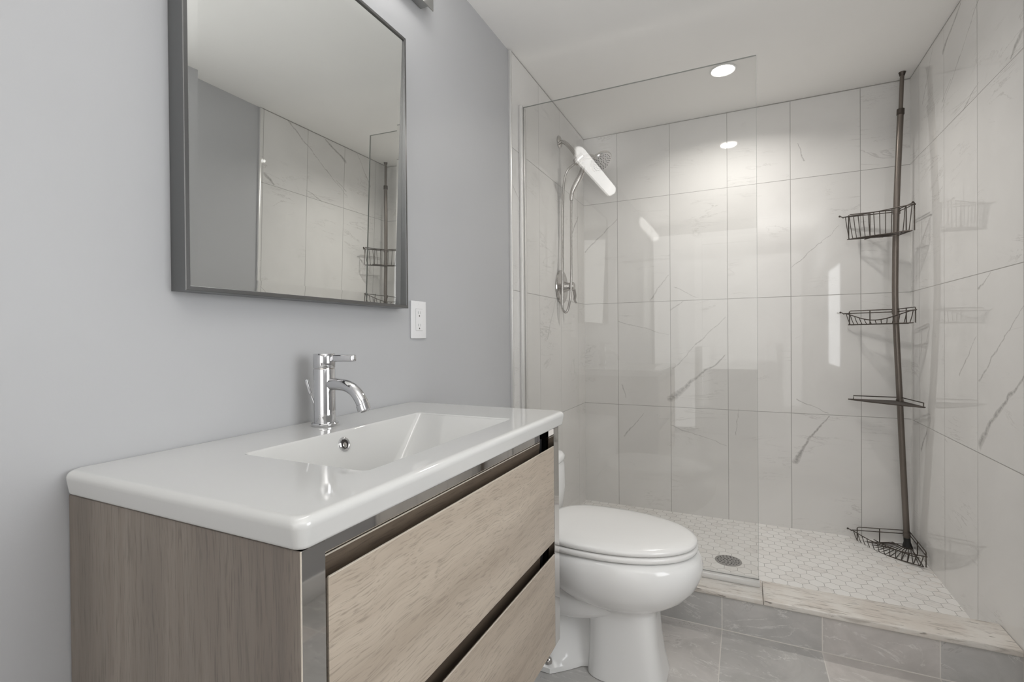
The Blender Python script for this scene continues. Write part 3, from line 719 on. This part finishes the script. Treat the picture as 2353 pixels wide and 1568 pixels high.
# ------------------------------------------------------------------ shower drain
t = thing('shower_drain', 'round grey metal drain grate set in the white hexagon shower floor', 'drain', (-0.067, 2.396, SHZ))
DM = Matrix.Translation((-0.067, 2.396, SHZ))
MB().lathe([(0.056, 0), (0.056, 0.0015), (0.053, 0.0022), (0, 0.0022)], 48, DM).build('grate', M['drain'], t)
random.seed(4)
mb = MB()
for rr_, nn_ in ((0.044, 18), (0.032, 13), (0.020, 8), (0.008, 3)):
    for k in range(nn_):
        a = 2*PI*k/nn_+rr_*40
        mb.lathe([(0.0036, 0), (0.0036, 0.0003), (0, 0.0003)], 8, DM @ Matrix.Translation((rr_*math.cos(a), rr_*math.sin(a), 0.0022)))
mb.build('drain_holes', M['void'], t)

# ------------------------------------------------------------------ shower valve
t = thing('shower_valve', 'round nickel shower valve plate with lever on the left tiled wall', 'shower valve', (XL, 2.507, 1.322))
VM = Matrix.Translation((XL, 2.507, 1.322)) @ Matrix.Rotation(PI/2, 4, 'Y')
MB().lathe([(0.090, 0.0003), (0.091, 0.004), (0.088, 0.009), (0.080, 0.011), (0.070, 0.0095), (0.060, 0.012), (0.040, 0.016), (0.030, 0.018)], 56, VM).build('escutcheon', M['nickel'], t)
MB().lathe([(0.030, 0.016), (0.028, 0.030), (0.022, 0.040), (0.020, 0.052)], 40, VM).build('stem_sleeve', M['nickel'], t)
MB().lathe([(0.019, 0.048), (0.024, 0.056), (0.0245, 0.066), (0.020, 0.074), (0.010, 0.078), (0, 0.079)], 40, VM).build('hub', M['nickel'], t)
hp = spline([(XL+0.060, 2.507, 1.322), (XL+0.068, 2.520, 1.305), (XL+0.070, 2.532, 1.275), (XL+0.066, 2.540, 1.250), (XL+0.072, 2.546, 1.235)], 6)
MB().tube(hp, [0.011-0.006*i/(len(hp)-1) for i in range(len(hp))], 16).build('lever_handle', M['nickel'], t)

# ------------------------------------------------------------------ shower head with hand shower
SY = 2.49
t = thing('overhead_shower', 'nickel dual shower head on a curved arm from the left tiled wall', 'shower head', (XL, SY, 2.10))
FM = Matrix.Translation((XL, SY, 2.098)) @ Matrix.Rotation(PI/2, 4, 'Y')
MB().lathe([(0.032, 0.0003), (0.033, 0.003), (0.028, 0.008), (0.016, 0.012), (0.012, 0.013)], 40, FM).build('wall_flange', M['nickel'], t)
ap = spline([(XL+0.002, SY, 2.098), (XL+0.030, SY, 2.090), (XL+0.060, SY, 2.060), (XL+0.085, SY, 2.025), (XL+0.105, SY, 1.992)], 6)
MB().tube(ap, 0.0105, 20).build('arm', M['nickel'], t)
MB().lathe([(0.014, -0.03), (0.020, -0.026), (0.022, 0.0), (0.020, 0.028), (0.013, 0.032)], 32, Matrix.Translation((XL+0.112, SY, 1.985)) @ Matrix.Rotation(math.radians(55), 4, 'Y')).build('diverter', M['nickel'], t)
hc = Vector((XL+0.228, SY-0.005, 1.958)); hn = Vector((0.60, -0.22, -0.77)).normalized()
HM = Matrix.Translation(hc) @ hn.to_track_quat('Z', 'Y').to_matrix().to_4x4()
MB().tube(spline([(XL+0.118, SY, 1.990), (XL+0.160, SY, 1.992), (XL+0.206, SY-0.002, 1.978)], 6), [0.014]*13, 18).build('neck', M['nickel'], t)
hd = MB().lathe([(0.012, -0.045), (0.018, -0.030), (0.034, -0.016), (0.056, -0.008), (0.061, 0.0), (0.061, 0.008), (0.057, 0.012)], 48, HM).build('spray_head', M['nickel'], t)
MB().lathe([(0.0565, 0.0122), (0.050, 0.0135), (0, 0.0138)], 48, HM).build('spray_face', M['drain'], hd)
mb = MB()
for rr_, nn_ in ((0.047, 22), (0.036, 16), (0.024, 10), (0.010, 5)):
    for k in range(nn_):
        a = 2*PI*k/nn_+rr_*30
        mb.lathe([(0.0024, 0), (0.0018, 0.003), (0, 0.0032)], 8, HM @ Matrix.Translation((rr_*math.cos(a), rr_*math.sin(a), 0.0135)))
mb.build('nozzles', M['rubber'], hd)
t = thing('hand_shower', 'nickel hand shower wand with a looped metal hose hanging from the shower arm', 'hand shower', (-0.79, SY-0.02, 1.82))
hs = spline([(-0.755, SY-0.006, 1.942), (-0.763, SY-0.012, 1.905), (-0.785, SY-0.015, 1.865), (-0.806, SY-0.018, 1.825), (-0.812, SY-0.02, 1.800)], 6)
n_ = len(hs); MB().tube(hs, [0.011+0.005*math.sin(PI*min(1, i/(n_-1)*1.1)) for i in range(n_)], 20).build('wand', M['nickel'], t)
MB().tube([(-0.812, SY-0.02, 1.800), (-0.8145, SY-0.02, 1.785), (-0.816, SY-0.02, 1.770)], [0.0125, 0.0115, 0.009], 18).build('hose_nut', M['nickel'], t)
hose = spline([(-0.816, SY-0.02, 1.772), (-0.818, SY-0.02, 1.66), (-0.819, SY-0.02, 1.50), (-0.820, SY-0.02, 1.36), (-0.826, SY-0.018, 1.26), (-0.842, SY-0.016, 1.196), (-0.854, SY-0.026, 1.183), (-0.862, SY-0.040, 1.205), (-0.861, SY-0.044, 1.27),
   (-0.861, SY-0.040, 1.40), (-0.870, SY-0.008, 1.60), (-0.870, SY, 1.78), (-0.862, SY, 1.880), (-0.845, SY, 1.935), (-0.815, SY, 1.960), (-0.788, SY, 1.972)], 14)
MB().tube(hose, [0.0060 + (0.0009 if i % 2 else 0) for i in range(len(hose))], 12).build('hose', M['nickel'], t, angle=80)

# ------------------------------------------------------------------ corner caddy
def pole_at(z):
    # bowed tension pole, floor (z=SHZ) to ceiling
    K = [(0.039, 0.697, 2.886), (0.10, 0.693, 2.883), (0.38, 0.680, 2.875), (0.74, 0.664, 2.865), (1.15, 0.648, 2.860), (1.39, 0.647, 2.857), (1.70, 0.653, 2.855), (2.09, 0.668, 2.855), (2.2745, 0.675, 2.856)]
    for (z0, x0, y0), (z1, x1, y1) in zip(K, K[1:]):
        if z <= z1: q = (z-z0)/(z1-z0); return Vector((x0+(x1-x0)*q, y0+(y1-y0)*q, z))
    return Vector(K[-1][1:]+(z,))
t = thing('corner_caddy', 'tall bronze tension pole shower caddy with four wire shelves in the shower corner', 'shower caddy', (0.697, 2.886, SHZ))
def polepts(z0, z1, n=14): return [pole_at(z0+(z1-z0)*k/(n-1)) for k in range(n)]
lowr = spline([pole_at(z) for z in (0.085, 0.38, 0.74, 1.15, 1.39, 1.70, 2.085)], 6)
MB().tube(lowr, 0.0125, 20).build('pole', M['bronze'], t)
MB().tube([pole_at(2.085), pole_at(2.262)], 0.0085, 18).build('upper_pole', M['bronze'], t)
MB().tube([pole_at(2.078), pole_at(2.104)], 0.0150, 20).build('collar', M['bronze_dark'], t)
MB().tube([pole_at(SHZ+0.001), pole_at(SHZ+0.006), pole_at(SHZ+0.03), pole_at(0.088)], [0.020, 0.020, 0.0135, 0.0135], 20).build('foot', M['rubber'], t)
MB().tube([pole_at(2.258), pole_at(2.268), pole_at(2.2745)], [0.010, 0.0125, 0.0145], 20).build('ceiling_cap', M['bronze_dark'], t)

WR = 0.0023
def wire(mb, pts, rad=WR, n=6): mb.tube(pts, rad, n)
def basket(V, L, R_, h, rail, dip, hooks=(True, True), flatmesh=False, nvert=13, bulge=0.36, gap=0.012, nm='basket'):
    # V: corner behind the pole, L/R_: tips of the two straight sides, h: depth, rail: height of back rail above rim
    V, L, R_ = Vector(V), Vector(L), Vector(R_)
    def front(s, dz=0.0, k=1.0):
        th = s*PI/2
        arc = V + (L-V)*math.cos(th) + (R_-V)*math.sin(th)
        ch = L*(1-s) + R_*s
        p = ch*(1-bulge) + arc*bulge
        c = (L+R_+V)/3
        p = c + (p-c)*k
        return Vector((p.x, p.y, p.z+dz))
    mb = MB()
    z = Vector((0, 0, 1))
    Lb, Rb, Vb = L*0.90+V*0.10, R_*0.95+V*0.05, V
    if not flatmesh:
        # rim wire: back sides then dipping front
        wire(mb, [L, L*0.6+V*0.4, V, V*0.4+R_*0.6, R_])
        rim = [front(k/24, -dip*math.sin(PI*k/24)**1.5) for k in range(25)]
        wire(mb, rim)
        # back rail above the rim, coming down at the tips
        wire(mb, [Lb-z*h, Lb+z*(rail-0.004), Lb*0.97+V*0.03+z*rail, V+z*rail])
        wire(mb, [Rb-z*h, Rb+z*(rail-0.004), Rb*0.97+V*0.03+z*rail, V+z*rail])
        kb = 0.90
        base = [front(k/24, -h, kb) for k in range(25)]
        wire(mb, base)
        wire(mb, [front(0, -h, kb), V-z*h, front(1, -h, kb)])
        c = V*0.55 + (L+R_)*0.225
        wire(mb, [V*0.5+L*0.5-z*h, V*0.5+L*0.5+z*rail])
        wire(mb, [V*0.5+R_*0.5-z*h, V*0.5+R_*0.5+z*rail])
        for k in range(nvert):
            s = (k+0.5)/nvert
            p = front(s, -dip*math.sin(PI*s)**1.5); q = front(s, -h, kb); q2 = front(s, -h-0.0015, kb*0.96)
            inner = V*0.72 + front(s)*0.28; inner.z = V.z-h
            wire(mb, [p, (p+q)*0.5 + (p-c)*0.004, q+z*0.004, q2, inner], WR*0.75, 5)
        ib = [V*0.72 + front(k/12)*0.28 for k in range(13)]
        for p in ib: p.z = V.z-h
        wire(mb, ib)
        mid = [V*0.40 + front(k/16)*0.60 for k in range(17)]
        for p in mid: p.z = V.z-h-0.002
        wire(mb, mid)
    else:
        wire(mb, [front(k/24) for k in range(25)], WR*1.3)
        wire(mb, [L, V, R_], WR*1.3)
        wire(mb, [Lb, Lb+z*rail, V+z*rail, Rb+z*rail, Rb])
        # fine mesh floor: close set wires
        for k in range(1, 46):
            s = k/46
            a_ = L*(1-s)+V*s
            # stop on the front curve
            best = min((front(j/60) for j in range(61)), key=lambda p: abs((p-a_).cross((R_-V).normalized()).length))
            mb.tube([a_, best], 0.0012, 4)
    o = mb.build(nm, M['bronze_dark'], t, angle=80)
    for tip, on in ((L, hooks[0]), (R_, hooks[1])):
        if on:
            dr = (tip-V).normalized() if tip is L else ((tip-V).normalized()*0.3+Vector((-0.75, -0.4, 0))).normalized()
            e = tip + dr*0.016 + z*0.006
            hb = MB(); hb.tube([tip - z*0.004, tip+dr*0.008+z*0.003, e], WR, 6)
            hb.lathe([(0, -0.005), (0.0035, -0.0035), (0.005, 0), (0.0035, 0.0035), (0, 0.005)], 12, Matrix.Translation(e))
            hb.build('hook', M['bronze_dark'], o)
    zc = V.z
    MB().tube([pole_at(zc-0.012), pole_at(zc+0.010)], 0.0148, 20).build('clamp', M['bronze'], o)
    return o
def vtx(z, d=0.006):
    p = pole_at(z); return (min(p.x+d, 0.715), min(p.y+d, 2.93), z)
basket(vtx(1.628), (0.450, 2.900, 1.633), (0.668, 2.640, 1.610), 0.112, 0.010, 0.006, nm='top_basket')
basket(vtx(1.158), (0.452, 2.900, 1.156), (0.676, 2.660, 1.157), 0.056, 0.012, 0.038, hooks=(True, False), nm='middle_basket')
basket(vtx(0.735), (0.468, 2.905, 0.732), (0.702, 2.655, 0.736), 0.0, 0.018, 0.0, hooks=(False, False), flatmesh=True, nm='mesh_shelf')
basket(vtx(0.104, 0.010), (0.480, 2.905, 0.083), (0.704, 2.640, 0.098), 0.050, 0.016, 0.010, hooks=(True, False), nm='bottom_basket')
